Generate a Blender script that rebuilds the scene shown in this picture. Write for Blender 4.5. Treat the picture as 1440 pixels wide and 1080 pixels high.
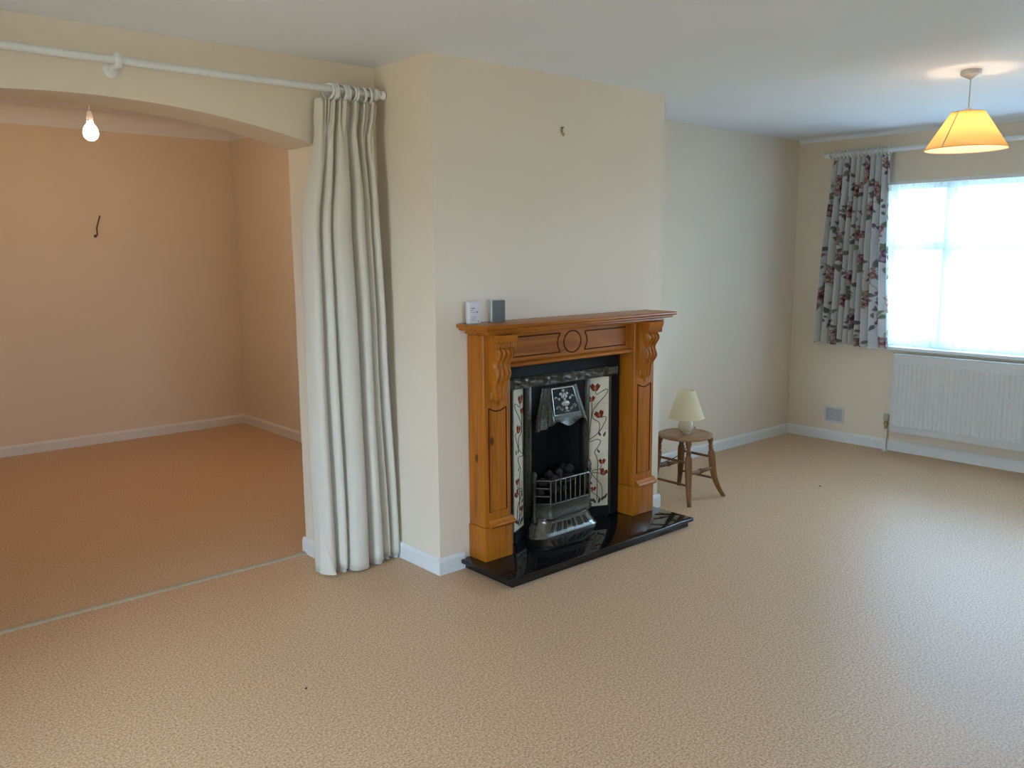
import bpy, bmesh, math, random
import numpy as np
from mathutils import Vector, Matrix

for o in list(bpy.data.objects):
    bpy.data.objects.remove(o, do_unlink=True)
SC = bpy.context.scene
COL = SC.collection
PI = math.pi
random.seed(7)

# ------------------------------------------------------------------ camera
F_PX, YAW, PITCH, ROLL, CAM_H = 1194.63, 0.7187, 0.1548, -0.0067, 1.5329
cam_d = bpy.data.cameras.new('camera')
cam_d.sensor_width = 36.0
cam_d.lens = F_PX / 1440.0 * 36.0
cam_d.clip_start = 0.02
cam = bpy.data.objects.new('camera', cam_d)
COL.objects.link(cam)
_fw = Vector((math.sin(YAW) * math.cos(PITCH), math.cos(YAW) * math.cos(PITCH), -math.sin(PITCH)))
_r0 = Vector((math.cos(YAW), -math.sin(YAW), 0))
_u0 = _r0.cross(_fw)
_r = _r0 * math.cos(ROLL) + _u0 * math.sin(ROLL)
_u = _u0 * math.cos(ROLL) - _r0 * math.sin(ROLL)
cam.matrix_world = Matrix(((_r.x, _u.x, -_fw.x, 0), (_r.y, _u.y, -_fw.y, 0), (_r.z, _u.z, -_fw.z, CAM_H), (0, 0, 0, 1)))
SC.camera = cam

# ------------------------------------------------------------------ world, exposure
SKY = (0.56, 0.76, 1.0)
SKY_STRENGTH = 6.5
GROUND = (0.30, 0.30, 0.25)
EXPOSURE = 2.0
SC.view_settings.view_transform = 'Standard'
SC.view_settings.look = 'None'
SC.view_settings.gamma = 1.0
SC.view_settings.use_curve_mapping = False
SC.view_settings.exposure = EXPOSURE
wld = bpy.data.worlds.new('overcast_sky')
SC.world = wld
wld.use_nodes = True
wn = wld.node_tree
wn.nodes.clear()
_o = wn.nodes.new('ShaderNodeOutputWorld')
_b = wn.nodes.new('ShaderNodeBackground')
_tc = wn.nodes.new('ShaderNodeTexCoord')
_sx = wn.nodes.new('ShaderNodeSeparateXYZ')
_rp = wn.nodes.new('ShaderNodeValToRGB')
_ma = wn.nodes.new('ShaderNodeMapRange')
_ma.inputs['From Min'].default_value = -0.06
_ma.inputs['From Max'].default_value = 0.06
wn.links.new(_tc.outputs['Generated'], _sx.inputs[0])
wn.links.new(_sx.outputs['Z'], _ma.inputs['Value'])
wn.links.new(_ma.outputs[0], _rp.inputs['Fac'])
_rp.color_ramp.elements[0].color = (*GROUND, 1)
_rp.color_ramp.elements[1].color = (*SKY, 1)
wn.links.new(_rp.outputs['Color'], _b.inputs['Color'])
_b.inputs['Strength'].default_value = SKY_STRENGTH
wn.links.new(_b.outputs[0], _o.inputs[0])


def portal(name, loc, direction, sx, sy):
    """light portal: emits nothing, only guides sampling of the sky through a real opening"""
    l = bpy.data.lights.new(name, 'AREA')
    l.shape = 'RECTANGLE'
    l.size, l.size_y = sx, sy
    l.cycles.is_portal = True
    ob = bpy.data.objects.new(name, l)
    COL.objects.link(ob)
    ob.location = loc
    ob.rotation_euler = Vector(direction).to_track_quat('-Z', 'Y').to_euler()
    return ob


# main room dimensions
CEIL = 2.40
XW, YR = 6.405, 3.780            # window wall plane, alcove wall plane
YA, YA2 = 3.616, 3.880           # arch wall front, back
XB1, XB2, YB = 2.302, 3.925, 3.163   # chimney breast
XL, YBK = -1.20, -1.60           # wall behind on the left, wall behind the camera
WY0, WY1, WZ0, WZ1 = 0.10, 3.08, 0.80, 2.03      # front window opening
DY0, DY1, DZ1 = 1.45, 2.50, 2.08
RX_0, RX_1, RZ_0, RZ_1 = 0.00, 1.20, 0.95, 2.05      # rear window opening behind the camera                 # garden door opening in the left wall
BX0, BX1, BY1, BCEIL = -0.90, 3.186, 7.353, 2.62  # room beyond the arch
portal('window_portal', (XW + 0.29, (WY0 + WY1) / 2, (WZ0 + WZ1) / 2), (-1, 0, 0), WZ1 - WZ0, WY1 - WY0)
portal('rear_window_portal', ((RX_0 + RX_1) / 2, YBK - .29, (RZ_0 + RZ_1) / 2), (0, 1, 0), RX_1 - RX_0, RZ_1 - RZ_0)
portal('garden_door_portal', (XL - 0.29, (DY0 + DY1) / 2, DZ1 / 2 + .02), (1, 0, 0), DZ1 - .06, DY1 - DY0)

# ------------------------------------------------------------------ materials
MAT = {}


def nodes_of(name):
    m = bpy.data.materials.new(name)
    m.use_nodes = True
    nt = m.node_tree
    p = nt.nodes['Principled BSDF']
    MAT[name] = m
    return m, nt, p


def setp(p, **k):
    for kk, v in k.items():
        kk = kk.replace('_', ' ')
        if kk in p.inputs:
            p.inputs[kk].default_value = v


def texco(nt, kind='Object', scale=(1, 1, 1)):
    t = nt.nodes.new('ShaderNodeTexCoord')
    m = nt.nodes.new('ShaderNodeMapping')
    m.inputs['Scale'].default_value = scale
    nt.links.new(t.outputs[kind], m.inputs['Vector'])
    return m.outputs['Vector']


def noise(nt, vec, scale, detail=3, rough=.55, dist=0):
    n = nt.nodes.new('ShaderNodeTexNoise')
    n.inputs['Scale'].default_value = scale
    n.inputs['Detail'].default_value = detail
    n.inputs['Roughness'].default_value = rough
    n.inputs['Distortion'].default_value = dist
    nt.links.new(vec, n.inputs['Vector'])
    return n.outputs['Fac']


def ramp(nt, fac, stops):
    r = nt.nodes.new('ShaderNodeValToRGB')
    e = r.color_ramp.elements
    while len(e) < len(stops):
        e.new(.5)
    for i, (pos, c) in enumerate(stops):
        e[i].position = pos
        e[i].color = (*c, 1)
    nt.links.new(fac, r.inputs['Fac'])
    return r.outputs['Color']


def bump(nt, p, h, strength, dist):
    b = nt.nodes.new('ShaderNodeBump')
    b.inputs['Strength'].default_value = strength
    b.inputs['Distance'].default_value = dist
    nt.links.new(h, b.inputs['Height'])
    nt.links.new(b.outputs[0], p.inputs['Normal'])


def plain(name, col, rough=.5, metal=0., var=.06, scale=40, spec=None, bmp=0, **k):
    m, nt, p = nodes_of(name)
    v = texco(nt)
    n = noise(nt, v, scale)
    a = tuple(c * (1 - var) for c in col)
    b = tuple(min(1, c * (1 + var)) for c in col)
    nt.links.new(ramp(nt, n, [(.3, a), (.7, b)]), p.inputs['Base Color'])
    setp(p, Roughness=rough, Metallic=metal, **k)
    if spec is not None:
        p.inputs['Specular IOR Level'].default_value = spec
    if bmp:
        bump(nt, p, n, bmp, .001)
    return m


def wallpaint(name, col):
    m, nt, p = nodes_of(name)
    v = texco(nt)
    big = noise(nt, v, 1.3, 2)
    fine = noise(nt, v, 260, 2)
    a = tuple(c * .97 for c in col)
    nt.links.new(ramp(nt, big, [(.3, a), (.7, col)]), p.inputs['Base Color'])
    setp(p, Roughness=.72)
    p.inputs['Specular IOR Level'].default_value = .25
    bump(nt, p, fine, .12, .0012)
    return m


wallpaint('cream_wall', (.838, .720, .578))
wallpaint('ceiling_white', (.87, .89, .93))
plain('white_gloss', (.80, .80, .79), .32, var=.03)
plain('white_satin', (.78, .78, .77), .45, var=.03)
plain('radiator_white', (.74, .74, .73), .4, var=.03)
plain('upvc', (.85, .86, .87), .35, var=.02)
plain('white_plastic', (.68, .67, .67), .38, var=.02)
plain('grey_mesh', (.135, .145, .14), .6, var=.15, scale=300)
plain('ink', (.06, .055, .08), .6)
plain('iron_black', (.008, .008, .008), .62, 0., var=.25, scale=60, spec=.22)
plain('iron_bright', (.46, .45, .42), .30, .9, var=.15, scale=50)
plain('iron_aged', (.068, .066, .050), .36, .75, var=.45, scale=90, bmp=.3)
plain('iron_polished', (.20, .195, .18), .26, .95, var=.22, scale=50)
plain('soot', (.006, .006, .006), .9, var=.4, scale=20)
plain('coal', (.012, .011, .010), .75, var=.5, scale=30, bmp=.6)
plain('ember_coal', (.028, .022, .018), .85, var=.5, scale=30, bmp=.6)
plain('brass', (.42, .33, .16), .4, .8, var=.2)
plain('copper_pipe_white', (.72, .71, .66), .4)
plain('valve_cap', (.46, .41, .29), .5, var=.1)
plain('dark_wire', (.10, .045, .012), .5)
plain('flex', (.05, .045, .045), .5)
plain('white_flex', (.62, .61, .58), .45)
plain('tile_red', (.26, .040, .018), .25, var=.25, scale=180)
plain('tile_orange', (.45, .16, .07), .25, var=.2, scale=180)
plain('tile_green', (.035, .055, .035), .3, var=.2, scale=180)
plain('tile_stem', (.06, .045, .028), .3)
plain('wood_dark', (.075, .018, .005), .85, var=.3, spec=.1)
plain('threshold_metal', (.46, .38, .27), .5, .1, var=.08)
plain('ceramic', (.70, .61, .43), .12, var=.10, scale=25)
plain('dirt', (.03, .025, .02), .9)

# glazed tile
m, nt, p = nodes_of('tile_glaze')
v = texco(nt)
nt.links.new(ramp(nt, noise(nt, v, 9, 3), [(.3, (.68, .59, .45)), (.7, (.74, .66, .52))]), p.inputs['Base Color'])
setp(p, Roughness=.12)

# black granite
m, nt, p = nodes_of('granite')
v = texco(nt)
nt.links.new(ramp(nt, noise(nt, v, 220, 4, .7), [(.45, (.006, .006, .007)), (.72, (.012, .013, .014)), (.80, (.05, .05, .05))]), p.inputs['Base Color'])
setp(p, Roughness=.045)


def wood(name, axis, c0, c1, c2, rough=.32, knots=()):
    m, nt, p = nodes_of(name)
    s = [26, 26, 26]
    s[axis] = 1.6
    v = texco(nt, 'Object', tuple(s))
    g = noise(nt, v, 1.0, 5, .6, .6)
    s2 = [170, 170, 170]
    s2[axis] = 5
    g2 = noise(nt, texco(nt, 'Object', tuple(s2)), 1.0, 2, .5)
    mx = nt.nodes.new('ShaderNodeMath')
    mx.operation = 'MULTIPLY_ADD'
    mx.inputs[1].default_value = .28
    nt.links.new(g2, mx.inputs[0])
    nt.links.new(g, mx.inputs[2])
    col = ramp(nt, mx.outputs[0], [(.42, c0), (.62, c1), (.82, c2)])
    for (kx, ky, kz, rad) in knots:
        tc = nt.nodes.new('ShaderNodeTexCoord')
        d = nt.nodes.new('ShaderNodeVectorMath')
        d.operation = 'SUBTRACT'
        d.inputs[1].default_value = (kx, ky, kz)
        nt.links.new(tc.outputs['Object'], d.inputs[0])
        sc = nt.nodes.new('ShaderNodeVectorMath')
        sc.operation = 'MULTIPLY'
        sc.inputs[1].default_value = (1 / rad, 1 / rad, .55 / rad)
        nt.links.new(d.outputs[0], sc.inputs[0])
        ln = nt.nodes.new('ShaderNodeVectorMath')
        ln.operation = 'LENGTH'
        nt.links.new(sc.outputs[0], ln.inputs[0])
        mr = nt.nodes.new('ShaderNodeMapRange')
        mr.inputs['From Min'].default_value = .6
        mr.inputs['From Max'].default_value = 1.15
        mr.inputs['To Min'].default_value = .96
        mr.inputs['To Max'].default_value = 0
        nt.links.new(ln.outputs['Value'], mr.inputs['Value'])
        mix = nt.nodes.new('ShaderNodeMix')
        mix.data_type = 'RGBA'
        nt.links.new(mr.outputs[0], mix.inputs['Factor'])
        nt.links.new(col, mix.inputs['A'])
        mix.inputs['B'].default_value = (.10, .022, .005, 1)
        col = mix.outputs['Result']
    nt.links.new(col, p.inputs['Base Color'])
    setp(p, Roughness=rough)
    p.inputs['Specular IOR Level'].default_value = .28
    bump(nt, p, g2, .06, .001)
    return m


PINE = ((.36, .105, .008), (.43, .137, .011), (.275, .072, .005))
wood('pine_upright', 2, *PINE, knots=((2.482, 3.098, .555, .013), (2.53, 3.04, .640, .013)))
wood('pine_level', 0, *PINE)
wood('stool_wood', 2, (.165, .066, .020), (.215, .090, .028), (.115, .044, .014), .36)
wood('stool_seat_wood', 0, (.31, .170, .082), (.38, .215, .110), (.24, .125, .058), .40)

# carpet
m, nt, p = nodes_of('carpet')
v = texco(nt)
n1 = noise(nt, v, 125, 2, .6)
n2 = noise(nt, v, 330, 2, .6)
mx = nt.nodes.new('ShaderNodeMath')
mx.operation = 'MULTIPLY_ADD'
mx.inputs[1].default_value = .45
nt.links.new(n2, mx.inputs[0])
nt.links.new(n1, mx.inputs[2])
nt.links.new(ramp(nt, mx.outputs[0], [(.56, (.41, .225, .112)), (.66, (.565, .345, .192)), (.77, (.665, .442, .266)), (.88, (.76, .57, .39))]), p.inputs['Base Color'])
setp(p, Roughness=.47)
p.inputs['Specular IOR Level'].default_value = .42


def cloth(name, col, trans=.25, weave=900, attr=None):
    m, nt, p = nodes_of(name)
    out = nt.nodes['Material Output']
    v = texco(nt)
    w = noise(nt, v, weave, 2)
    if attr:
        a = nt.nodes.new('ShaderNodeAttribute')
        a.attribute_name = attr
        cs = a.outputs['Color']
    else:
        cs = ramp(nt, w, [(.3, tuple(c * .94 for c in col)), (.7, col)])
    nt.links.new(cs, p.inputs['Base Color'])
    setp(p, Roughness=.85, Sheen_Weight=.15)
    p.inputs['Specular IOR Level'].default_value = .15
    bump(nt, p, w, .15, .001)
    t = nt.nodes.new('ShaderNodeBsdfTranslucent')
    nt.links.new(cs, t.inputs['Color'])
    mix = nt.nodes.new('ShaderNodeMixShader')
    mix.inputs[0].default_value = trans
    nt.links.new(p.outputs[0], mix.inputs[1])
    nt.links.new(t.outputs[0], mix.inputs[2])
    nt.links.new(mix.outputs[0], out.inputs['Surface'])
    return m


cloth('cream_cloth', (.77, .71, .605), .08)
cloth('lining_cloth', (.70, .68, .64), .2)
cloth('floral_cloth', (.8, .8, .8), .16, attr='print')
cloth('pendant_shade_cloth', (.74, .52, .22), .60)
cloth('shade_lining_white', (.92, .90, .86), .55)
cloth('lamp_shade_cloth', (.90, .80, .55), .35)

# net curtain: open weave
m, nt, p = nodes_of('net_cloth')
out = nt.nodes['Material Output']
setp(p, Roughness=.9)
p.inputs['Base Color'].default_value = (.80, .87, .95, 1)
v = texco(nt)
t = nt.nodes.new('ShaderNodeBsdfTranslucent')
t.inputs['Color'].default_value = (.66, .85, 1.0, 1)
tr = nt.nodes.new('ShaderNodeBsdfTransparent')
tr.inputs['Color'].default_value = (.82, .93, 1.0, 1)
mA = nt.nodes.new('ShaderNodeMixShader')
mA.inputs[0].default_value = .85
nt.links.new(p.outputs[0], mA.inputs[1])
nt.links.new(t.outputs[0], mA.inputs[2])
mB = nt.nodes.new('ShaderNodeMixShader')
nn = noise(nt, v, 5, 3)
mr = nt.nodes.new('ShaderNodeMapRange')
mr.inputs['To Min'].default_value = .50
mr.inputs['To Max'].default_value = .62
nt.links.new(nn, mr.inputs['Value'])
nt.links.new(mr.outputs[0], mB.inputs[0])
nt.links.new(tr.outputs[0], mB.inputs[1])
nt.links.new(mA.outputs[0], mB.inputs[2])
nt.links.new(mB.outputs[0], out.inputs['Surface'])

# window glass: thin clear pane
m, nt, p = nodes_of('glass')
out = nt.nodes['Material Output']
tr = nt.nodes.new('ShaderNodeBsdfTransparent')
tr.inputs['Color'].default_value = (.95, .97, .97, 1)
gl = nt.nodes.new('ShaderNodeBsdfGlossy')
gl.inputs['Roughness'].default_value = .02
fr = nt.nodes.new('ShaderNodeFresnel')
fr.inputs['IOR'].default_value = 1.45
mx = nt.nodes.new('ShaderNodeMixShader')
nt.links.new(fr.outputs[0], mx.inputs[0])
nt.links.new(tr.outputs[0], mx.inputs[1])
nt.links.new(gl.outputs[0], mx.inputs[2])
nt.links.new(mx.outputs[0], out.inputs['Surface'])


def glow(name, col, strength):
    m, nt, p = nodes_of(name)
    setp(p, Emission_Strength=strength, Roughness=.4)
    p.inputs['Base Color'].default_value = (.8, .8, .8, 1)
    p.inputs['Emission Color'].default_value = (*col, 1)
    return m


glow('bare_bulb_glow', (1.0, .70, .45), 57)
glow('pendant_bulb_glow', (1.0, .70, .42), 30)


# ------------------------------------------------------------------ mesh builder
class MB:
    def __init__(self):
        self.v, self.f = [], []

    def add(self, vs, fs):
        o = len(self.v)
        self.v += [tuple(q) for q in vs]
        self.f += [tuple(i + o for i in f) for f in fs]
        return self

    def box(self, x0, x1, y0, y1, z0, z1):
        vs = [(x, y, z) for x in (x0, x1) for y in (y0, y1) for z in (z0, z1)]
        return self.add(vs, [(0, 1, 3, 2), (4, 6, 7, 5), (0, 4, 5, 1), (2, 3, 7, 6), (0, 2, 6, 4), (1, 5, 7, 3)])

    def bbox(self, x0, x1, y0, y1, z0, z1, b=.004, seg=2):
        bm = bmesh.new()
        t = MB().box(x0, x1, y0, y1, z0, z1)
        vs = [bm.verts.new(q) for q in t.v]
        for f in t.f:
            bm.faces.new([vs[i] for i in f])
        bmesh.ops.bevel(bm, geom=bm.edges[:], offset=b, segments=seg, affect='EDGES', profile=.5)
        bm.verts.ensure_lookup_table()
        bm.verts.index_update()
        self.add([q.co[:] for q in bm.verts], [[q.index for q in f.verts] for f in bm.faces])
        bm.free()
        return self

    def prism(self, outline, axis, a, b):
        """outline: list of 2-D points; axis: extrusion axis 0/1/2 from a to b (other two axes in order)"""
        n = len(outline)

        def put(q, w):
            r = list(q)
            r.insert(axis, w)
            return tuple(r)
        vs = [put(q, a) for q in outline] + [put(q, b) for q in outline]
        fs = [tuple(range(n)), tuple(range(2 * n - 1, n - 1, -1))]
        fs += [(i, i + n, (i + 1) % n + n, (i + 1) % n) for i in range(n)]
        return self.add(vs, fs)

    def tube(self, pts, rad, n=8, caps=True, flat=None):
        pts = [Vector(q) for q in pts]
        if not hasattr(rad, '__len__'):
            rad = [rad] * len(pts)
        up = None
        base = len(self.v)
        for i, q in enumerate(pts):
            a = pts[max(0, i - 1)]
            b = pts[min(len(pts) - 1, i + 1)]
            d = (b - a).normalized()
            if up is None:
                up = Vector((0, 0, 1)) if abs(d.z) < .9 else Vector((1, 0, 0))
            s = d.cross(up).normalized()
            up = s.cross(d).normalized()
            for k in range(n):
                an = 2 * PI * k / n
                self.v.append(tuple(q + (s * math.cos(an) + up * math.sin(an)) * rad[i]))
        for i in range(len(pts) - 1):
            for k in range(n):
                a = base + i * n + k
                b = base + i * n + (k + 1) % n
                self.f.append((a, b, b + n, a + n))
        if caps:
            self.f.append(tuple(base + k for k in reversed(range(n))))
            self.f.append(tuple(base + (len(pts) - 1) * n + k for k in range(n)))
        return self

    def lathe(self, prof, c=(0, 0, 0), n=32, axis=2, a0=0, a1=2 * PI):
        """prof: list of (r, h) along axis"""
        full = abs(a1 - a0 - 2 * PI) < 1e-6
        m = n if full else n + 1
        base = len(self.v)
        for (r, h) in prof:
            for k in range(m):
                an = a0 + (a1 - a0) * k / n
                q = [r * math.cos(an), r * math.sin(an)]
                q.insert(axis, h)
                self.v.append((c[0] + q[0], c[1] + q[1], c[2] + q[2]))
        for i in range(len(prof) - 1):
            for k in range(n):
                k2 = (k + 1) % m
                a, b = base + i * m + k, base + i * m + k2
                self.f.append((a, b, b + m, a + m))
        return self

    def ellip(self, c, r, n=12, m=8, rot=None):
        base = len(self.v)
        for i in range(m + 1):
            th = PI * i / m
            for k in range(n):
                an = 2 * PI * k / n
                q = Vector((r[0] * math.sin(th) * math.cos(an), r[1] * math.sin(th) * math.sin(an), r[2] * math.cos(th)))
                if rot is not None:
                    q = rot @ q
                self.v.append((c[0] + q.x, c[1] + q.y, c[2] + q.z))
        for i in range(m):
            for k in range(n):
                a, b = base + i * n + k, base + i * n + (k + 1) % n
                self.f.append((a, b, b + n, a + n))
        return self

    def torus(self, c, R, r, axis=0, n=24, m=8, rot=None):
        base = len(self.v)
        for i in range(n):
            a = 2 * PI * i / n
            for k in range(m):
                b = 2 * PI * k / m
                q = [(R + r * math.cos(b)) * math.cos(a), (R + r * math.cos(b)) * math.sin(a)]
                q.insert(axis, r * math.sin(b))
                q = Vector(q)
                if rot is not None:
                    q = rot @ q
                self.v.append((c[0] + q.x, c[1] + q.y, c[2] + q.z))
        for i in range(n):
            for k in range(m):
                self.f.append((base + i * m + k, base + i * m + (k + 1) % m, base + (i + 1) % n * m + (k + 1) % m, base + (i + 1) % n * m + k))
        return self

    def grid(self, P):
        """P: rows x cols of points"""
        base = len(self.v)
        R, C = len(P), len(P[0])
        for row in P:
            self.v += [tuple(q) for q in row]
        for i in range(R - 1):
            for j in range(C - 1):
                a = base + i * C + j
                self.f.append((a, a + 1, a + C + 1, a + C))
        return self

    def build(self, name, mat, parent=None, smooth=False, origin=None, fix=True):
        me = bpy.data.meshes.new(name)
        vs = self.v
        if origin is not None:
            vs = [(q[0] - origin[0], q[1] - origin[1], q[2] - origin[2]) for q in vs]
        me.from_pydata(vs, [], self.f)
        if fix:
            bm = bmesh.new()
            bm.from_mesh(me)
            bmesh.ops.remove_doubles(bm, verts=bm.verts, dist=1e-6)
            bmesh.ops.recalc_face_normals(bm, faces=bm.faces)
            bm.to_mesh(me)
            bm.free()
        me.materials.append(MAT[mat])
        if smooth:
            me.polygons.foreach_set('use_smooth', [True] * len(me.polygons))
            if smooth != 'all':
                try:
                    me.set_sharp_from_angle(angle=math.radians(38))
                except Exception:
                    pass
        ob = bpy.data.objects.new(name, me)
        COL.objects.link(ob)
        if origin is not None and parent is None:
            ob.location = origin
        if parent is not None:
            ob.parent = parent
            # parents are Empties / meshes whose world transform is a plain translation
            ob.matrix_parent_inverse = Matrix.Translation(-world_loc(parent))
            if origin is not None:
                ob.location = origin
        return ob


def world_loc(o):
    return Vector(o['_loc']) if '_loc' in o else Vector((0, 0, 0))


def tag(o, label, cat, group=None):
    o['label'] = label
    o['category'] = cat
    if group:
        o['group'] = group
    return o


def thing(name, label, cat, loc, group=None):
    o = bpy.data.objects.new(name, None)
    COL.objects.link(o)
    o.location = loc
    o.empty_display_size = .05
    THINGS[name] = loc
    LOC[o] = Vector(loc)
    return tag(o, label, cat, group)


THINGS, LOC = {}, {}


def world_loc(o):
    return LOC.get(o, Vector((0, 0, 0)))


def struct(name, mb, mat, label=None, smooth=False):
    o = mb.build(name, mat, smooth=smooth)
    o['kind'] = 'structure'
    if label:
        o['label'] = label
    return o


def catmull(P, n):
    P = [Vector(q) for q in P]
    out = []
    for i in range(len(P) - 1):
        p0, p1, p2, p3 = P[max(0, i - 1)], P[i], P[i + 1], P[min(len(P) - 1, i + 2)]
        for k in range(n):
            t = k / n
            out.append(.5 * ((2 * p1) + (p2 - p0) * t + (2 * p0 - 5 * p1 + 4 * p2 - p3) * t * t + (3 * p1 - p0 - 3 * p2 + p3) * t ** 3))
    out.append(P[-1])
    return out


# ------------------------------------------------------------------ the room
T = .28
struct('floor', MB().box(XL - T, XW + T, YBK - T, YA2 + .05, -.1, 0).box(BX0 - .1, BX1 + .1, YA2 + .05, BY1 + .1, -.1, 0), 'carpet',
       'speckled beige carpet')
struct('ceiling', MB().box(XL - T, XW + T, YBK - T, YA2, CEIL, CEIL + .25), 'ceiling_white', 'white plaster ceiling of the main room')
struct('ceiling_dining', MB().box(BX0 - .1, BX1 + .1, YA2, BY1 + .1, BCEIL, BCEIL + .1), 'ceiling_white', 'white ceiling of the room beyond the arch')

# arch wall
AX0, AX1, SPR, RISE = .08, 1.972, 2.022, .118
hw, ac = (AX1 - AX0) / 2, (AX0 + AX1) / 2
RR = (hw * hw + RISE * RISE) / (2 * RISE)
arc = []
for i in range(41):
    x = AX0 + (AX1 - AX0) * i / 40
    arc.append((x, SPR + RISE - RR + math.sqrt(RR * RR - (x - ac) ** 2)))
outl = [(XL - .1, 0), (AX0, 0)] + arc + [(AX1, 0), (XB1 + .05, 0), (XB1 + .05, BCEIL + .1), (XL - .1, BCEIL + .1)]
struct('wall_arch', MB().prism(outl, 1, YA, YA2), 'cream_wall', 'cream wall with a wide shallow arched opening')
# chimney breast with fireplace recess
outl = [(XB1, 0), (2.70, 0), (2.70, .95), (3.52, .95), (3.52, 0), (XB2, 0), (XB2, CEIL), (XB1, CEIL)]
struct('wall_chimney_breast', MB().prism(outl, 1, YB, 3.46).box(XB1, XB2, 3.46, YA2, 0, CEIL), 'cream_wall', 'cream chimney breast')
struct('wall_alcove', MB().box(XB2, XW + T, YR, YA2 + .02, 0, CEIL), 'cream_wall', 'pale wall right of the chimney breast')
struct('wall_window', MB().box(XW, XW + T, YBK, WY0, 0, CEIL).box(XW, XW + T, WY1, YR, 0, CEIL)
       .box(XW, XW + T, WY0, WY1, 0, WZ0).box(XW, XW + T, WY0, WY1, WZ1, CEIL), 'cream_wall', 'cream wall around the front window')
struct('wall_rear', MB().box(XL - T, RX_0, YBK - T, YBK, 0, CEIL).box(RX_1, XW + T, YBK - T, YBK, 0, CEIL)
       .box(RX_0, RX_1, YBK - T, YBK, 0, RZ_0).box(RX_0, RX_1, YBK - T, YBK, RZ_1, CEIL), 'cream_wall')
struct('wall_left', MB().box(XL - T, XL, YBK, DY0, 0, CEIL).box(XL - T, XL, DY1, YA, 0, CEIL).box(XL - T, XL, DY0, DY1, DZ1, CEIL), 'cream_wall')
struct('wall_dining_back', MB().box(BX0 - .1, BX1 + .1, BY1, BY1 + .1, 0, BCEIL), 'cream_wall', 'back wall of the room beyond the arch')
struct('wall_dining_right', MB().box(BX1, BX1 + .1, YA2, BY1, 0, BCEIL), 'cream_wall')
struct('wall_dining_left', MB().box(BX0 - .1, BX0, YA2, BY1, 0, BCEIL), 'cream_wall')

# skirting boards: a chamfered board profile run along a wall
SKH, SKT = .082, .015


def skirt(name, axis, a, b, plane, side):
    """axis 0: runs along x at y=plane; axis 1: runs along y at x=plane; side: which way it stands off the wall"""
    pr = [(0, 0), (side * SKT, 0), (side * SKT, SKH - .018), (side * SKT * .75, SKH - .008), (side * SKT * .35, SKH), (0, SKH)]
    prof = [(plane + q[0], q[1]) for q in pr]
    struct(name, MB().prism(prof, axis, a, b), 'white_gloss')


skirt('baseboard_breast_front', 0, XB1 - SKT, 2.444, YB, -1)
skirt('baseboard_breast_end', 0, 3.766, XB2 + SKT, YB, -1)
skirt('baseboard_breast_side', 1, YB, YA, XB1, -1)
skirt('baseboard_breast_right', 1, YB, YR, XB2, 1)
skirt('baseboard_alcove', 0, XB2 + SKT, XW - SKT, YR, -1)
skirt('baseboard_window', 1, YBK, YR, XW, -1)
skirt('baseboard_pier', 0, AX1 - SKT, XB1 - SKT, YA, -1)
skirt('baseboard_jamb', 1, YA, YA2 + SKT, AX1, -1)
skirt('baseboard_dining_back', 0, BX0, BX1, BY1, -1)
skirt('baseboard_dining_right', 1, YA2, BY1 - SKT, BX1, -1)
skirt('baseboard_left', 1, DY1 + .05, YA, XL, 1)
skirt('baseboard_arch_left', 0, XL + SKT, AX0, YA, -1)
skirt('baseboard_rear', 0, XL, XW - SKT, YBK, 1)


def cove(name, axis, a, b, plane, side, top, r):
    pts = [(plane, top), (plane + side * r, top)]
    for i in range(1, 8):
        t = PI / 2 * i / 8
        pts.append((plane + side * r * (1 - math.sin(t)), top - r * (1 - math.cos(t))))
    pts.append((plane, top - r))
    struct(name, MB().prism(pts, axis, a, b), 'ceiling_white', smooth=True)


cove('trim_cornice_back', 0, BX0, BX1, BY1, -1, BCEIL, .125)
cove('trim_cornice_right', 1, YA2, BY1, BX1, -1, BCEIL, .125)
cove('trim_ceiling_edge', 1, YBK, YR, XW, -1, CEIL, .03)
struct('trim_threshold', MB().prism([(3.848, 0), (3.892, 0), (3.888, .006), (3.878, .009), (3.862, .009), (3.852, .006)], 0, AX0, AX1 - SKT),
       'threshold_metal', 'pale metal strip joining the carpets under the arch')

# front window
win = struct('window_1', MB().box(XW + .15, XW + .21, WY0, WY1, WZ0, WZ0 + .055).box(XW + .15, XW + .21, WY0, WY1, WZ1 - .055, WZ1)
             .box(XW + .15, XW + .21, WY0, WY0 + .055, WZ0 + .055, WZ1 - .055).box(XW + .15, XW + .21, WY1 - .055, WY1, WZ0 + .055, WZ1 - .055), 'upvc',
             'white framed front window behind a net curtain')
TRZ = 1.555
MULL = [2.635, 1.88, 1.12, .50]
for i, y in enumerate(MULL):
    MB().bbox(XW + .148, XW + .212, y - .04, y + .04, WZ0 + .055, WZ1 - .055, .006).build('mullion', 'upvc', win)
ys = [WY1 - .055] + [q for y in MULL for q in (y + .04, y - .04)] + [WY0 + .055]
for i in range(0, len(ys), 2):
    MB().bbox(XW + .148, XW + .212, ys[i + 1], ys[i], TRZ - .035, TRZ + .035, .006).build('transom', 'upvc', win)
    for (z0, z1) in ((WZ0 + .055, TRZ - .035), (TRZ + .035, WZ1 - .055)):
        MB().box(XW + .178, XW + .184, ys[i + 1], ys[i], z0, z1).build('pane', 'glass', win)
MB().bbox(XW - .035, XW + .15, WY0 - .03, WY1 + .03, WZ0 - .024, WZ0 + .001, .006, 3).build('window_sill', 'white_gloss', win, True)

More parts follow.
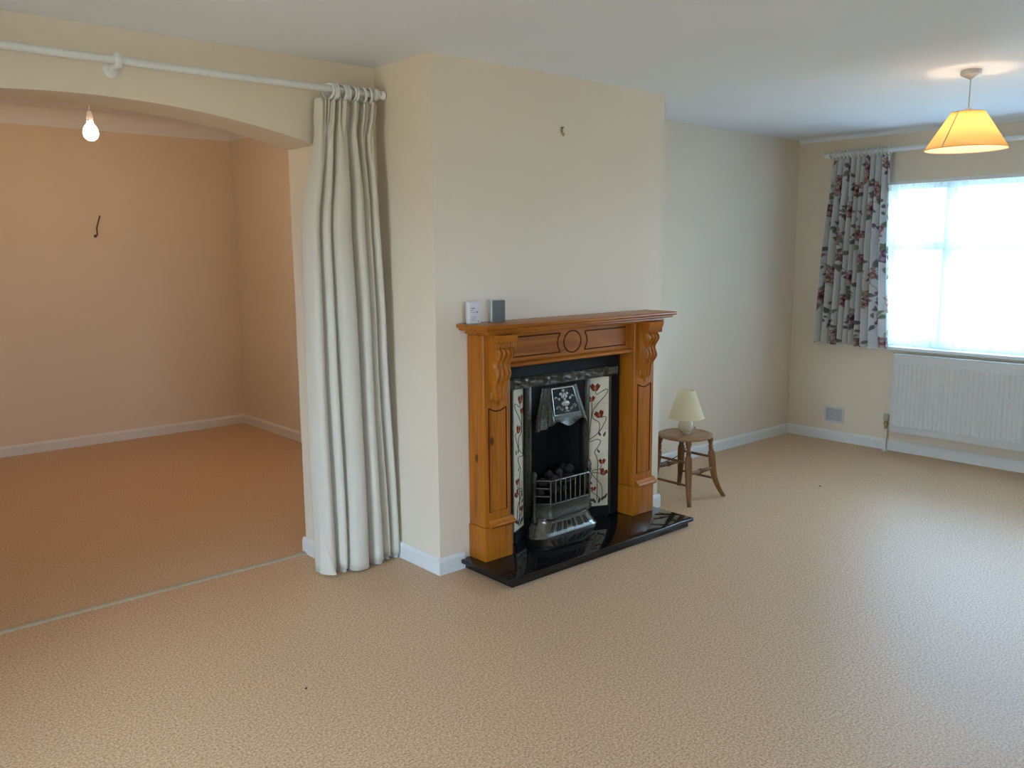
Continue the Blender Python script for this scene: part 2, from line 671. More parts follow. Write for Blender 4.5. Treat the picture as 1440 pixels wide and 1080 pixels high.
# garden door in the left wall, outside the frame: the daylight from the left comes through it
gd = struct('door_1', MB().box(XL - .21, XL - .15, DY0, DY1, .0, .07).box(XL - .21, XL - .15, DY0, DY1, DZ1 - .07, DZ1)
            .box(XL - .21, XL - .15, DY0, DY0 + .07, .07, DZ1 - .07).box(XL - .21, XL - .15, DY1 - .07, DY1, .07, DZ1 - .07)
            .box(XL - .21, XL - .15, (DY0 + DY1) / 2 - .06, (DY0 + DY1) / 2 + .06, .07, DZ1 - .07), 'upvc', 'white framed glazed garden door')
for (a, b) in ((DY0 + .07, (DY0 + DY1) / 2 - .06), ((DY0 + DY1) / 2 + .06, DY1 - .07)):
    MB().box(XL - .184, XL - .178, a, b, .07, DZ1 - .07).build('pane', 'glass', gd)
MB().bbox(XL - .15, XL - .12, (DY0 + DY1) / 2 + .01, (DY0 + DY1) / 2 + .035, .95, 1.15, .006).build('door_handle', 'white_plastic', gd)

# window in the wall behind the camera
rw = struct('window_2', MB().box(RX_0, RX_1, YBK - .21, YBK - .15, RZ_0, RZ_0 + .055).box(RX_0, RX_1, YBK - .21, YBK - .15, RZ_1 - .055, RZ_1)
            .box(RX_0, RX_0 + .055, YBK - .21, YBK - .15, RZ_0 + .055, RZ_1 - .055).box(RX_1 - .055, RX_1, YBK - .21, YBK - .15, RZ_0 + .055, RZ_1 - .055)
            .box((RX_0 + RX_1) / 2 - .04, (RX_0 + RX_1) / 2 + .04, YBK - .21, YBK - .15, RZ_0 + .055, RZ_1 - .055), 'upvc', 'white framed rear window')
for (a, b) in ((RX_0 + .055, (RX_0 + RX_1) / 2 - .04), ((RX_0 + RX_1) / 2 + .04, RX_1 - .055)):
    MB().box(a, b, YBK - .184, YBK - .178, RZ_0 + .055, RZ_1 - .055).build('pane', 'glass', rw)
MB().bbox(RX_0 - .03, RX_1 + .03, YBK - .15, YBK + .03, RZ_0 - .024, RZ_0 + .001, .006).build('window_sill', 'white_gloss', rw)

# ------------------------------------------------------------------ fire surround (pine)
FC = 3.103
fs = thing('fire_surround', 'orange pine fire surround with carved corbels and mantel shelf on the chimney breast', 'mantelpiece', (FC, 3.10, .05))
LEGS = ((2.482, 2.650), (3.556, 3.724))
HZ = .050
YF = 3.040
for li, (x0, x1) in enumerate(LEGS):
    leg = MB().bbox(x0, x1, YF, YB - .001, HZ + .168, 1.150, .007, 3).build('pilaster', 'pine_upright', fs, True)
    # plinth block and its moulding
    pb = MB().bbox(x0 - .004, x1 + .004, YF - .008, YB - .001, HZ, HZ + .168, .004, 2).build('plinth_block', 'pine_upright', fs, True)
    mprof = [(YF + .01, HZ + .160), (YF - .010, HZ + .160), (YF - .022, HZ + .166), (YF - .028, HZ + .176), (YF - .024, HZ + .186),
             (YF - .012, HZ + .192), (YF - .006, HZ + .200), (YF + .01, HZ + .202)]
    MB().prism(mprof, 0, x0 + .022, x1 + .012 if li else x1 + .006).build('plinth_moulding', 'pine_level', fs, True)
    # routed panel outline with a scooped top, its dark colour holds both stain and groove shade
    px0, px1, pz0, pz1 = x0 + .030, x1 - .030, .292, .800
    pts = [(px0, pz1 - .0), (px0, pz0), (px1, pz0), (px1, pz1)]
    for k in range(1, 10):
        t = k / 10
        pts.append((px1 + (px0 - px1) * t, pz1 - .017 * math.sin(PI * t)))
    pts.append((px0, pz1))
    MB().tube([(q[0], YF, q[1]) for q in pts], .0034, 6).build('panel_groove', 'wood_dark', fs)
    # carved corbel: fluted S profile, lofted
    cw = .104
    cx = (x0 + x1) / 2 + .004
    P = []
    zs = [1.088 - i * (1.088 - .835) / 60 for i in range(61)]
    for z in zs:
        t = (1.088 - z) / (1.088 - .835)
        # projection: strong head, waist, second swell, tail
        d = .064 * math.exp(-((t - .10) / .20) ** 2) + .050 * math.exp(-((t - .50) / .17) ** 2) + .020 * math.exp(-((t - .85) / .2) ** 2) + .004
        sway = .012 * math.sin(2 * PI * t * 1.05)
        wid = cw * (1.0 if t < .62 else 1.0 - .55 * ((t - .62) / .38) ** 1.6)
        row = []
        for j in range(41):
            s = j / 40 * 2 - 1
            edge = max(0, 1 - abs(s) ** 8)
            fl = abs(math.sin(PI * 2.0 * (s + 1) + 0))
            if t > .60:
                fl = abs(math.sin(PI * 1.5 * (s + 1)))
            dd = d * (edge ** .5) * (.72 + .28 * fl) + .001
            row.append((cx + s * wid / 2 + sway * .4 * edge, YF - dd, z))
        P.append(row)
    cb = MB().grid(P).build('corbel', 'pine_upright', fs, 'all')
    # leaf tail carving below the corbel
    for (dx, rz_, zz, ln) in ((-.030, .35, .868, .034), (.030, -.35, .868, .034), (0, 0, .846, .040)):
        MB().ellip((cx + dx, YF, zz), (.016, .010, ln), 12, 8, Matrix.Rotation(rz_, 3, 'Y')).build('carved_leaf', 'pine_upright', cb, True)
    for sgn in (-1, 1):
        pts = [(cx + sgn * (.008 + .030 * math.sin(t * PI * .9)), YF - .002, .945 - .105 * t) for t in [k / 10 for k in range(11)]]
        MB().tube(pts, .0022, 5).build('carved_line', 'wood_dark', cb)
    # cap block with reeded cove above the corbel
    cprof = [(YF, 1.088), (YF - .062, 1.088), (YF - .068, 1.094), (YF - .068, 1.110), (YF - .076, 1.128), (YF - .080, 1.150), (YF, 1.150)]
    cp = MB().prism(cprof, 0, cx - .060, cx + .060).build('corbel_cap', 'pine_level', fs)
    for k in range(8):
        xx = cx - .050 + k * .0143
        MB().ellip((xx, YF - .067, 1.100), (.0055, .006, .012), 8, 6).build('reed', 'pine_upright', cp, True)

# frieze
FY = 3.072
fz = MB().bbox(2.650, 3.556, FY, YB - .001, 1.0, 1.150, .002).build('frieze', 'pine_level', fs)
lp = [(FY + .02, .978), (FY - .012, .978), (FY - .020, .984), (FY - .020, .996), (FY - .012, 1.002), (FY - .004, 1.006), (FY + .02, 1.006)]
MB().prism(lp, 0, 2.650, 3.556).build('lintel_bead', 'pine_level', fs, True)
MB().box(2.650, 3.556, FY + .02, YB - .001, .978, 1.0).build('lintel_board', 'pine_level', fs)
gz0, gz1 = 1.026, 1.122


def groove(pts, name='frieze_groove'):
    MB().tube([(q[0], FY, q[1]) for q in pts], .0036, 6).build(name, 'wood_dark', fs)  # dark tube: stain and the shade of the groove's depth in one colour


for s in (-1, 1):
    xo, xi = FC + s * .405, FC + s * .088
    pts = [(xi, gz0), (xo, gz0), (xo, gz1), (xi, gz1)]
    bow = []
    for k in range(1, 12):
        t = k / 12
        bow.append((xi + s * .026 * math.sin(PI * t) * 0 - s * -.0 + s * (.020 * math.sin(PI * t)) * 1.0, gz1 + (gz0 - gz1) * t))
    groove(pts + bow + [(xi, gz0)])
groove([(FC + .062 * math.cos(2 * PI * k / 32), (gz0 + gz1) / 2 + .056 * math.sin(2 * PI * k / 32)) for k in range(33)], 'oval_groove')

# mantel shelf with moulded edge
SX0, SX1, SY0 = 2.418, 3.788, 2.935


def slab(mb, inset, z0, z1, b):
    mb.bbox(SX0 + inset, SX1 - inset, SY0 + inset, YB - .001, z0, z1, b, 3)


mb = MB()
slab(mb, 0, 1.181, 1.200, .007)
slab(mb, .015, 1.168, 1.183, .005)
MBs = mb.build('mantel_shelf', 'pine_level', fs, True)
mb = MB()
slab(mb, .050, 1.150, 1.169, .006)
mb.build('shelf_moulding', 'pine_level', fs, True)

# ------------------------------------------------------------------ hearth
hh = thing('hearth', 'polished black granite hearth slab on the carpet below the fireplace', 'hearth', (FC, 2.98, 0))
MB().bbox(2.447, 3.762, 2.806, YB - .001, 0, .031, .002).build('hearth_base', 'granite', hh)
MB().bbox(2.418, 3.788, 2.788, YB - .001, .030, HZ, .004, 3).build('hearth_top', 'granite', hh, True)
MB().box(2.702, 3.518, YB, 3.455, 0, HZ).build('back_hearth', 'granite', hh)

# ------------------------------------------------------------------ cast iron insert
IC = 3.110
ci = thing('fireplace_insert', 'black cast iron fireplace insert with flowered tile panels and hooded grate', 'fireplace', (IC, 3.16, HZ))
YP = 3.150
TO, TI = .352, .238          # tile outer / inner half offsets
# outer plates either side and the plain black plate on top
for s in (-1, 1):
    a, b = (2.656, IC - TO) if s < 0 else (IC + TO, 3.550)
    MB().bbox(a, b, YP - .006, YP + .010, HZ, .905, .003).build('side_plate', 'iron_black', ci)
    # raised bead beside the tiles
    MB().tube([(IC + s * (TO + .012), YP - .008, HZ + .01), (IC + s * (TO + .012), YP - .008, .85)], .006, 8).build('bead', 'iron_aged', ci, True)
MB().bbox(2.656, 3.550, YP - .006, YP + .010, .905, .976, .003).build('head_plate', 'iron_black', ci)
# frieze band with relief
P = []
for i in range(15):
    z = .852 + .053 * i / 14
    row = []
    for j in range(181):
        x = IC - .420 + .840 * j / 180
        q = abs(x - IC)
        e = min(i, 14 - i) / 2.0
        d = .004
        if 1 < i < 13:
            ph = q * 62
            d += .0055 * max(0, math.sin(ph) * math.cos((z - .8785) * 210 + 1.6 * math.sin(ph * .5)))
            if q > .345:
                d = .004 + .004 * (math.sin(q * 500) > 0)
            d += .003 * math.exp(-((q - .12) / .02) ** 2) + .006 * math.exp(-(q / .03) ** 2)
        else:
            d = .010
        row.append((x, YP - .006 - d, z))
    P.append(row)
MB().grid(P).build('frieze_band', 'iron_aged', ci, True)
# splayed tile panels: five tiles a side, standing in the iron
tz0, tz1 = .112, .848
YO, YI = 3.140, 3.196


def on_tile(s, t, z, off=0.):
    """t: 0 outer edge .. 1 inner edge, off: out of the glaze"""
    x = IC + s * (TO + (TI - TO) * t)
    y = YO + (YI - YO) * t
    nx, ny = s * (YO - YI), -(TO - TI)
    L = math.hypot(nx, ny)
    return (x + nx / L * off, y + ny / L * off, z)


for s in (-1, 1):
    for k in range(5):
        h = (tz1 - tz0) / 5
        za, zb = tz0 + k * h + .0006, tz0 + (k + 1) * h - .0006
        vs = [on_tile(s, t, z, o) for o in (-.006, 0) for (t, z) in ((.02, za), (.98, za), (.98, zb), (.02, zb))]
        MB().add(vs, [(0, 1, 2, 3), (4, 5, 6, 7), (0, 1, 5, 4), (1, 2, 6, 5), (2, 3, 7, 6), (3, 0, 4, 7)]).build('tile', 'tile_glaze', ci)
    vs = [on_tile(s, t, z, -.007) for (t, z) in ((0, HZ), (1, HZ), (1, .852), (0, .852))]
    MB().add(vs, [(0, 1, 2, 3)]).build('tile_backing', 'iron_black', ci)
    vs = [on_tile(s, t, z, o) for o in (-.006, .004) for (t, z) in ((0, HZ), (1, HZ), (1, tz0), (0, tz0))]
    MB().add(vs, [(0, 1, 2, 3), (4, 5, 6, 7), (0, 1, 5, 4), (1, 2, 6, 5), (2, 3, 7, 6), (3, 0, 4, 7)]).build('tile_base', 'iron_black', ci)

    # tube-lined flower design; u measured from the side nearer the grate, w = height fraction
    def q(u, w, off=.0006):
        return on_tile(s, 1 - u, tz0 + (tz1 - tz0) * w, off)

    def stem(pts, r=.0021):
        c = catmull([(a, b, 0) for a, b in pts], 6)
        MB().tube([q(a.x, a.y) for a in c], r, 6).build('stem', 'tile_stem', ci, True)

    def petal(name, u, w, a, ln, wd, mat, off=.0012):
        # flat-backed teardrop in the plane of the tile
        loop, W, Hh = [], .126, tz1 - tz0
        for k in range(12):
            t = 2 * PI * k / 12
            lx, ly = wd * math.sin(t) * (1 - .35 * math.cos(t)), ln * math.cos(t)
            rx, ry = lx * math.cos(a) - ly * math.sin(a), lx * math.sin(a) + ly * math.cos(a)
            loop.append((u + rx / W, w + ry / Hh))
        vs = [q(a_, b_, off) for a_, b_ in loop] + [q(a_, b_, 0) for a_, b_ in loop]
        n = 12
        MB().add(vs, [tuple(range(n))] + [(i, (i + 1) % n, (i + 1) % n + n, i + n) for i in range(n)]).build(name, mat, ci)

    def flower(u, w, size=1.0, tilt=0.):
        for (a, ln, wd, ox) in ((.32, .022, .0115, -.010), (-.32, .022, .0115, .010), (.75, .017, .008, -.017), (-.75, .017, .008, .017)):
            a2 = a + tilt
            petal('petal', u + (ox * math.cos(tilt)) * size / .126, w + .004 + ox * math.sin(tilt), a2, ln * size, wd * size, 'tile_red')
        petal('petal', u, w, tilt, .013 * size, .008 * size, 'tile_orange', .0018)

    def leaf(u, w, a, size=1.0):
        petal('leaf', u, w, a, .015 * size, .006 * size, 'tile_green')

    flower(.34, .918, 1.05)
    stem([(.36, .895), (.42, .868), (.62, .885), (.90, .905), (.86, .865), (.50, .80), (.26, .745), (.24, .69), (.52, .655), (.56, .62), (.52, .575), (.30, .545),
          (.10, .525), (.14, .508), (.45, .522), (.62, .505), (.48, .46), (.34, .425), (.46, .38), (.50, .32), (.48, .24), (.48, .16), (.48, .05)])
    flower(.17, .832, .8)
    stem([(.19, .81), (.20, .75), (.16, .66), (.10, .56), (.08, .525)])
    flower(.54, .712, 1.0, .3)
    stem([(.60, .690), (.82, .695), (.86, .672), (.66, .605), (.52, .575)])
    leaf(.56, .565, .5)
    leaf(.80, .560, -.4)
    leaf(.52, .432, .6, .9)
    flower(.70, .345, .75)
    flower(.78, .262, .9, -.5)
    stem([(.68, .322), (.60, .290), (.30, .285), (.20, .262), (.36, .225), (.66, .165), (.72, .10), (.70, .045)])
    stem([(.76, .24), (.50, .262), (.24, .262), (.20, .22)])
    leaf(.16, .19, .8, .9)
    flower(.30, .135, .6)
    stem([(.06, .15), (.30, .105), (.52, .075), (.62, .045)])
    for (u_, w_, a_) in ((.18, .055, 1.0), (.34, .045, .5), (.58, .045, -.3), (.76, .060, -.8), (.88, .075, -.6)):
        leaf(u_, w_, a_, 1.15)

# pilaster bars between the tiles and the fire opening
for s in (-1, 1):
    a, b = sorted((IC + s * TI, IC + s * .196))
    MB().bbox(a, b, 3.176, 3.204, HZ + .1, .852, .008, 2).build('inner_bar', 'iron_aged', ci, True)
    a, b = sorted((IC + s * TI, IC + s * .19))
    MB().box(a, b, 3.19, 3.21, HZ, .90).build('inner_jamb', 'iron_black', ci)
    # colonette with finial beside the basket
    MB().lathe([(.0, 0), (.016, 0), (.016, .02), (.010, .03), (.009, .20), (.013, .21), (.016, .222), (.012, .232), (.015, .246), (.011, .262), (.004, .272), (0, .274)],
               (IC + s * .205, 3.150, .130), 14).build('colonette', 'iron_aged', ci, True)
# black lintel behind the hood and the firebox cavity
MB().box(IC - .24, IC + .24, 3.186, 3.206, .70, .86).build('throat_plate', 'iron_black', ci)
fb = MB()
fb.add([(IC - .195, 3.20, HZ), (IC - .12, 3.42, HZ), (IC + .12, 3.42, HZ), (IC + .195, 3.20, HZ),
        (IC - .195, 3.20, .86), (IC - .12, 3.36, .86), (IC + .12, 3.36, .86), (IC + .195, 3.20, .86)],
       [(0, 1, 5, 4), (1, 2, 6, 5), (2, 3, 7, 6), (4, 5, 6, 7), (0, 3, 2, 1)])
fb.build('firebox', 'soot', ci)

# hood
HT, HB = .828, .640


def hood_pt(s, t):
    """s -1..1 across, t 0 top .. 1 bottom"""
    half = .128 + (.186 - .128) * t
    bulge = .020 + .062 * t ** 1.3
    side = abs(s)
    y = 3.176 - bulge * (1 - max(0, (side - .62) / .38) ** 1.5 * .85)
    fold = 0
    if side > .62:
        fold = .006 * math.sin((side - .62) / .38 * 5 * PI) * (.3 + t)
    z = HT + (HB - HT) * t
    if t > .85:
        z -= (t - .85) / .15 * (.016 * math.cos(s * 2.0 * PI) + .022 * side ** 3 - .004)
    return (IC + s * half, y - fold, z)


P = [[hood_pt(-1 + 2 * j / 60, i / 24) for j in range(61)] for i in range(25)]
hood = MB().grid(P).build('hood', 'iron_aged', ci, 'all')
# square relief panel on the hood front
vs = []
for (s, t) in ((-.60, .04), (.60, .04), (.56, .74), (-.56, .74)):
    x, y, z = hood_pt(s, t)
    vs += [(x, y - .002, z)]
vs += [(x, y + .004, z) for (x, y, z) in vs]
MB().add(vs, [(0, 1, 2, 3), (0, 1, 5, 4), (1, 2, 6, 5), (2, 3, 7, 6), (3, 0, 4, 7)]).build('relief_panel', 'iron_black', hood)
MB().tube(vs[:4] + [vs[0]], .0028, 6).build('panel_border', 'iron_bright', hood)


def hp(s, t, o=.004):
    x, y, z = hood_pt(s, t)
    return (x, y - o, z)


MB().ellip(hp(0, .47), (.030, .008, .017), 14, 8).ellip(hp(0, .60), (.010, .006, .012), 10, 6).ellip(hp(0, .67), (.020, .006, .004), 10, 6).build('relief_urn', 'iron_bright', hood, True)
for (s, t, r) in ((0, .12, .010), (-.16, .20, .010), (.16, .20, .010), (-.08, .28, .011), (.08, .28, .011), (0, .22, .010), (-.27, .33, .008), (.27, .33, .008), (0, .36, .009)):
    MB().ellip(hp(s, t), (r, .006, r), 9, 6).build('relief_flower', 'iron_bright', hood, True)
for sgn in (-1, 1):
    for (s0, t0, rr, tn) in ((.36, .58, .016, 1.6), (.42, .30, .012, -1.6), (.20, .62, .009, 1.3)):
        c = hp(sgn * s0, t0)
        pts = []
        for k in range(22):
            a = k / 21 * tn * 2 * PI * .8
            r = rr * (1 - k / 30)
            pts.append((c[0] + sgn * r * math.cos(a), c[1], c[2] + r * math.sin(a)))
        MB().tube(pts, .0022, 5).build('relief_scroll', 'iron_bright', hood, True)

# fire basket
bt, bb = .352, .226


def basket(t, z, inset=0.):
    """plan of the basket front, t 0..1 from left return to right return"""
    pts = [(-.196, 3.150), (-.150, 3.098), (-.135, 3.088), (.135, 3.088), (.150, 3.098), (.196, 3.150)]
    seg = [math.dist(pts[i], pts[i + 1]) for i in range(5)]
    L = sum(seg) * t
    for i in range(5):
        if L <= seg[i] + 1e-9:
            k = L / seg[i]
            return (IC + pts[i][0] + (pts[i + 1][0] - pts[i][0]) * k, pts[i][1] + (pts[i + 1][1] - pts[i][1]) * k + inset, z)
        L -= seg[i]
    return (IC + pts[5][0], pts[5][1] + inset, z)


MB().tube([basket(k / 40, bt) for k in range(41)], .0055, 8).build('top_rail', 'iron_polished', ci, True)
MB().tube([basket(k / 40, bb) for k in range(41)], .006, 8).build('bottom_rail', 'iron_aged', ci, True)
for k in range(9):
    x = IC - .145 + k * .290 / 8
    y = 3.090
    MB().tube([(x, y, bb), (x, y, bt)], .0045, 6).build('grate_bar', 'iron_polished', ci, True)
for s in (0, 1):
    for zz in (.268, .310):
        pts = [basket((k / 10 * .165) if s == 0 else 1 - k / 10 * .165, zz) for k in range(11)]
        MB().tube(pts, .0045, 6).build('side_bar', 'iron_polished', ci, True)
# apron below the bars
P = [[basket(j / 60, z, i) for j in range(61)] for (z, i) in ((.226, 0), (.205, .002), (.180, .002), (.166, -.006), (.149, -.008))]
MB().grid(P).build('apron', 'iron_aged', ci, True)
MB().add([basket(j / 20, .222) for j in range(21)] + [(IC + .19, 3.30, .222), (IC - .19, 3.30, .222)], [tuple(range(23))]).build('grate_floor', 'iron_black', ci)


# ashpan cover, flared, with fretted slots
def ash(t, k):
    """t 0..1 across; k 0 top .. 1 bottom"""
    half = .192 + .060 * k ** 1.2
    front = 3.108 - .022 * k ** 1.2
    r = .085
    # rounded front plan
    a = t * 2 - 1
    if abs(a) < .66:
        x = a / .66 * (half - r)
        y = front
    else:
        sg = 1 if a > 0 else -1
        an = (abs(a) - .66) / .34 * PI / 2
        x = sg * (half - r + r * math.sin(an))
        y = front + r * (1 - math.cos(an))
    return (IC + x, y, .150 + (HZ + .001 - .150) * k)


P = []
for k in (0, .03, .08, .12, .3, .5, .7, .85, .92, .96, 1.0):
    off = .005 if k in (.03, .08, .92, .96, 1.0) else 0
    P.append([(x, y - off, z) for (x, y, z) in [ash(j / 70, k) for j in range(71)]])
ac_ = MB().grid(P).build('ashpan_cover', 'iron_polished', ci, 'all')
top = [ash(j / 40, 0) for j in range(41)]
MB().add(top + [(IC + .19, 3.21, .150), (IC - .19, 3.21, .150)], [tuple(range(43))]).build('ashpan_top', 'iron_aged', ci)
for tt in (.190, .222, .292, .321, .350, .412, .438, .562, .588, .650, .679, .708, .778, .810):
    vs = []
    for (dt, k) in ((-.0080, .34), (.0080, .34), (.0080, .80), (-.0080, .80)):
        x, y, z = ash(tt + dt, k)
        vs.append((x, y - .0012, z))
    MB().add(vs, [(0, 1, 2, 3)]).build('fret_slot', 'soot', ac_)
x, y, z = ash(.5, .53)
MB().ellip((x, y, z), (.014, .004, .016), 8, 6).build('fret_rosette', 'iron_black', ac_, True)

# coals
for k in range(22):
    a = random.uniform(-.15, .15)
    yy = random.uniform(3.135, 3.27)
    r = random.uniform(.020, .034)
    lay = 0 if k < 12 else 1
    if lay:
        a *= .75
        yy = random.uniform(3.16, 3.25)
    zc = .222 + r + lay * .045 + (.03 if yy > 3.2 else 0) + .03
    mb = MB()
    bm = bmesh.new()
    bmesh.ops.create_icosphere(bm, subdivisions=2, radius=r)
    for vtx in bm.verts:
        vtx.co *= random.uniform(.80, 1.12)
        vtx.co.z *= .85
    bm.verts.index_update()
    mb.add([(q_.co.x + IC + a, q_.co.y + yy, q_.co.z + zc) for q_ in bm.verts], [[w.index for w in f.verts] for f in bm.faces])
    bm.free()
    tag(mb.build('coal', 'ember_coal' if k % 3 == 0 else 'coal'), 'rough dark lump of coal heaped in the fire basket', 'coal', 'coals heaped in the fire basket')

# ------------------------------------------------------------------ things on the mantel shelf
SHZ = 1.200


def turned_box(name, label, cat, cx, cy, w, d, h, rz, build):
    t = thing(name, label, cat, (cx, cy, SHZ))
    R = Matrix.Rotation(rz, 3, 'Z')

    def part(pname, mb, mat, parent=t, smooth=True):
        vs = []
        for v_ in mb.v:
            q_ = R @ Vector(v_)
            vs.append((cx + q_.x, cy + q_.y, SHZ + v_[2]))
        mb.v = vs
        return mb.build(pname, mat, parent, smooth)
    build(part, w, d, h)
    return t


def white_alarm(part, w, d, h):
    b = part('case', MB().bbox(-w / 2, w / 2, -d / 2, d / 2, 0, h, .006, 3), 'white_plastic')
    f = -d / 2 - .0006
    for (x0, x1, z0, z1) in ((-.018, .004, .072, .075), (-.020, -.016, .062, .066), (-.010, -.005, .064, .067), (-.004, .000, .052, .056), (-.016, -.008, .055, .057),
                             (.006, .010, .054, .058), (.014, .018, .052, .059), (-.018, .008, .034, .0355), (-.018, .008, .026, .0275), (-.016, .010, .018, .0195), (.019, .022, .010, .017)):
        part('printed_mark', MB().box(x0, x1, f, f + .001, z0, z1), 'ink', b, False)


def grey_speaker(part, w, d, h):
    b = part('case', MB().bbox(-w / 2, w / 2, -d / 2 + .004, d / 2, 0, h, .007, 3), 'white_plastic')
    part('front_panel', MB().bbox(-w / 2 + .003, w / 2 - .003, -d / 2, -d / 2 + .006, .003, h - .003, .0025, 2), 'grey_mesh', b)


turned_box('alarm_unit', 'small white boxy alarm with printed marks at the left end of the mantel shelf', 'alarm', 2.472, 3.098, .066, .030, .105, -.22, white_alarm)
turned_box('speaker_unit', 'small white box with dark grey front standing on the mantel shelf', 'speaker', 2.618, 3.098, .072, .048, .108, -.30, grey_speaker)

# picture hook on the chimney breast, nail on the alcove wall, wire on the dining wall
ph = thing('picture_hook', 'tiny brass picture hook high on the chimney breast', 'hook', (3.112, YB, 2.13))
MB().bbox(3.104, 3.120, YB - .002, YB, 2.122, 2.150, .0008).build('hook_plate', 'brass', ph)
MB().tube(catmull([(3.112, YB - .002, 2.135), (3.112, YB - .005, 2.115), (3.112, YB - .014, 2.108), (3.112, YB - .018, 2.122)], 5), .0028, 6).build('hook_curl', 'brass', ph, True)
MB().tube([(3.107, YB, 2.146), (3.107, YB - .010, 2.149)], .0016, 6).build('hook_nail', 'wood_dark', ph)
MB().tube([(3.117, YB, 2.146), (3.117, YB - .010, 2.149)], .0022, 6).build('hook_nail', 'wood_dark', ph)
tag(MB().tube([(4.62, YR, 1.925), (4.62, YR - .012, 1.928)], .0035, 8).build('wall_nail', 'dark_wire'), 'tiny nail left in the pale alcove wall', 'nail')
wr = thing('wire_stub', 'bare brown wire stub sticking up out of the dining room wall', 'wire', (2.03, BY1, 1.69))
MB().tube(catmull([(2.035, BY1, 1.675), (2.040, BY1 - .03, 1.69), (2.038, BY1 - .035, 1.735), (2.052, BY1 - .03, 1.78), (2.072, BY1 - .022, 1.835)], 6), .0055, 8).build('wire', 'dark_wire', wr, True)
MB().lathe([(0, 0), (.012, 0), (.010, -.012), (0, -.014)], (2.032, BY1, 1.675), 12, 1).build('wire_outlet', 'dark_wire', wr, True)

# ------------------------------------------------------------------ long cream curtain at the arch
PY, PZ = 3.526, 2.260
cp = thing('curtain_pole', 'long white wooden curtain pole above the arch', 'curtain pole', (.9, PY, PZ))
MB().tube([(-.22, PY, PZ), (2.262, PY, PZ)], .0155, 20).build('pole', 'white_gloss', cp, True)
MB().lathe([(0, 2.258), (.019, 2.258), (.021, 2.264), (.016, 2.270), (.020, 2.280), (.022, 2.288), (.019, 2.296), (.010, 2.300), (0, 2.301)], (0, PY, PZ), 18, 0).build('finial', 'white_gloss', cp, True)
MB().lathe([(0, -.26), (.012, -.257), (.022, -.245), (.018, -.232), (.021, -.222), (.019, -.218), (0, -.218)], (0, PY, PZ), 18, 0).build('finial', 'white_gloss', cp, True)
for bx in (1.104, -.15, 2.242):
    br = MB().lathe([(.0155, -.013), (.024, -.013), (.030, -.006), (.031, 0), (.030, .006), (.024, .013), (.0155, .013)], (bx, PY, PZ), 20, 0).build('bracket', 'white_gloss', cp, True)
    MB().tube([(bx, PY + .015, PZ - .010), (bx, YA - .012, PZ - .022)], .011, 12).build('bracket_arm', 'white_gloss', br, True)
    MB().lathe([(0, YA - .020), (.012, YA - .020), (.024, YA - .012), (.030, YA - .006), (.030, YA)], (bx, 0, PZ - .022), 20, 1).build('wall_plate', 'white_gloss', br, True)

BOT = [(1.868, 3.590), (1.872, 3.545), (1.886, 3.505), (1.906, 3.492), (1.928, 3.512), (1.938, 3.545), (1.946, 3.530), (1.956, 3.498), (1.972, 3.480), (1.988, 3.502),
       (1.994, 3.575), (2.000, 3.590), (2.003, 3.520), (2.016, 3.465), (2.045, 3.448), (2.078, 3.452), (2.100, 3.480), (2.110, 3.540), (2.114, 3.592), (2.121, 3.585),
       (2.126, 3.510), (2.140, 3.468), (2.160, 3.458), (2.180, 3.478), (2.190, 3.540), (2.194, 3.588), (2.200, 3.580), (2.204, 3.520), (2.214, 3.492), (2.226, 3.490), (2.236, 3.525), (2.240, 3.585),
       (2.246, 3.575), (2.250, 3.515), (2.260, 3.484), (2.274, 3.480), (2.286, 3.505), (2.291, 3.580)]
sec = catmull([(a, b, 0) for a, b in BOT], 7)
NS = len(sec)
TOPZ, BOTZ = 2.214, .022


def interp(t, pts):
    for (a, va), (b, vb) in zip(pts, pts[1:]):
        if t <= b:
            k = (t - a) / (b - a)
            k = k * k * (3 - 2 * k)
            return va + (vb - va) * k
    return pts[-1][1]


def cream(i, z, extra=0.):
    b = sec[i]
    s = i / (NS - 1)
    f = (TOPZ - z) / (TOPZ - BOTZ)
    Lx = interp(f, [(0, 1.945), (.04, 1.940), (.28, 1.866), (1, 1.868)])
    Rx = interp(f, [(0, 2.243), (.06, 2.225), (.5, 2.255), (1, 2.291)])
    amp = interp(f, [(0, .30), (.05, .38), (.20, .80), (.6, .95), (1, 1.0)])
    k = (b.x - 1.868) / (2.291 - 1.868)
    # even spacing near the top, photographed fold spacing below
    k = k * interp(f, [(0, .25), (.25, 1), (1, 1)]) + s * (1 - interp(f, [(0, .25), (.25, 1), (1, 1)]))
    x = Lx + (Rx - Lx) * k
    y = 3.528 + (b.y - 3.528) * amp
    hd = max(0, 1 - f / .075)
    pl = .015 * math.sin(s * 2 * PI * 17) * min(1, hd * 2.0) + .006 * math.sin(s * 2 * PI * 29 + 1) * min(1, hd * 1.5)
    soft = math.exp(-((f - .07) / .05) ** 2) * .006 * math.sin(s * 2 * PI * 13 + .6)
    y += pl + soft
    x += .006 * math.sin(f * 7 + s * 9) * f * (1 - s * .6)
    y += extra
    return (x, min(y, YA - .012), z)


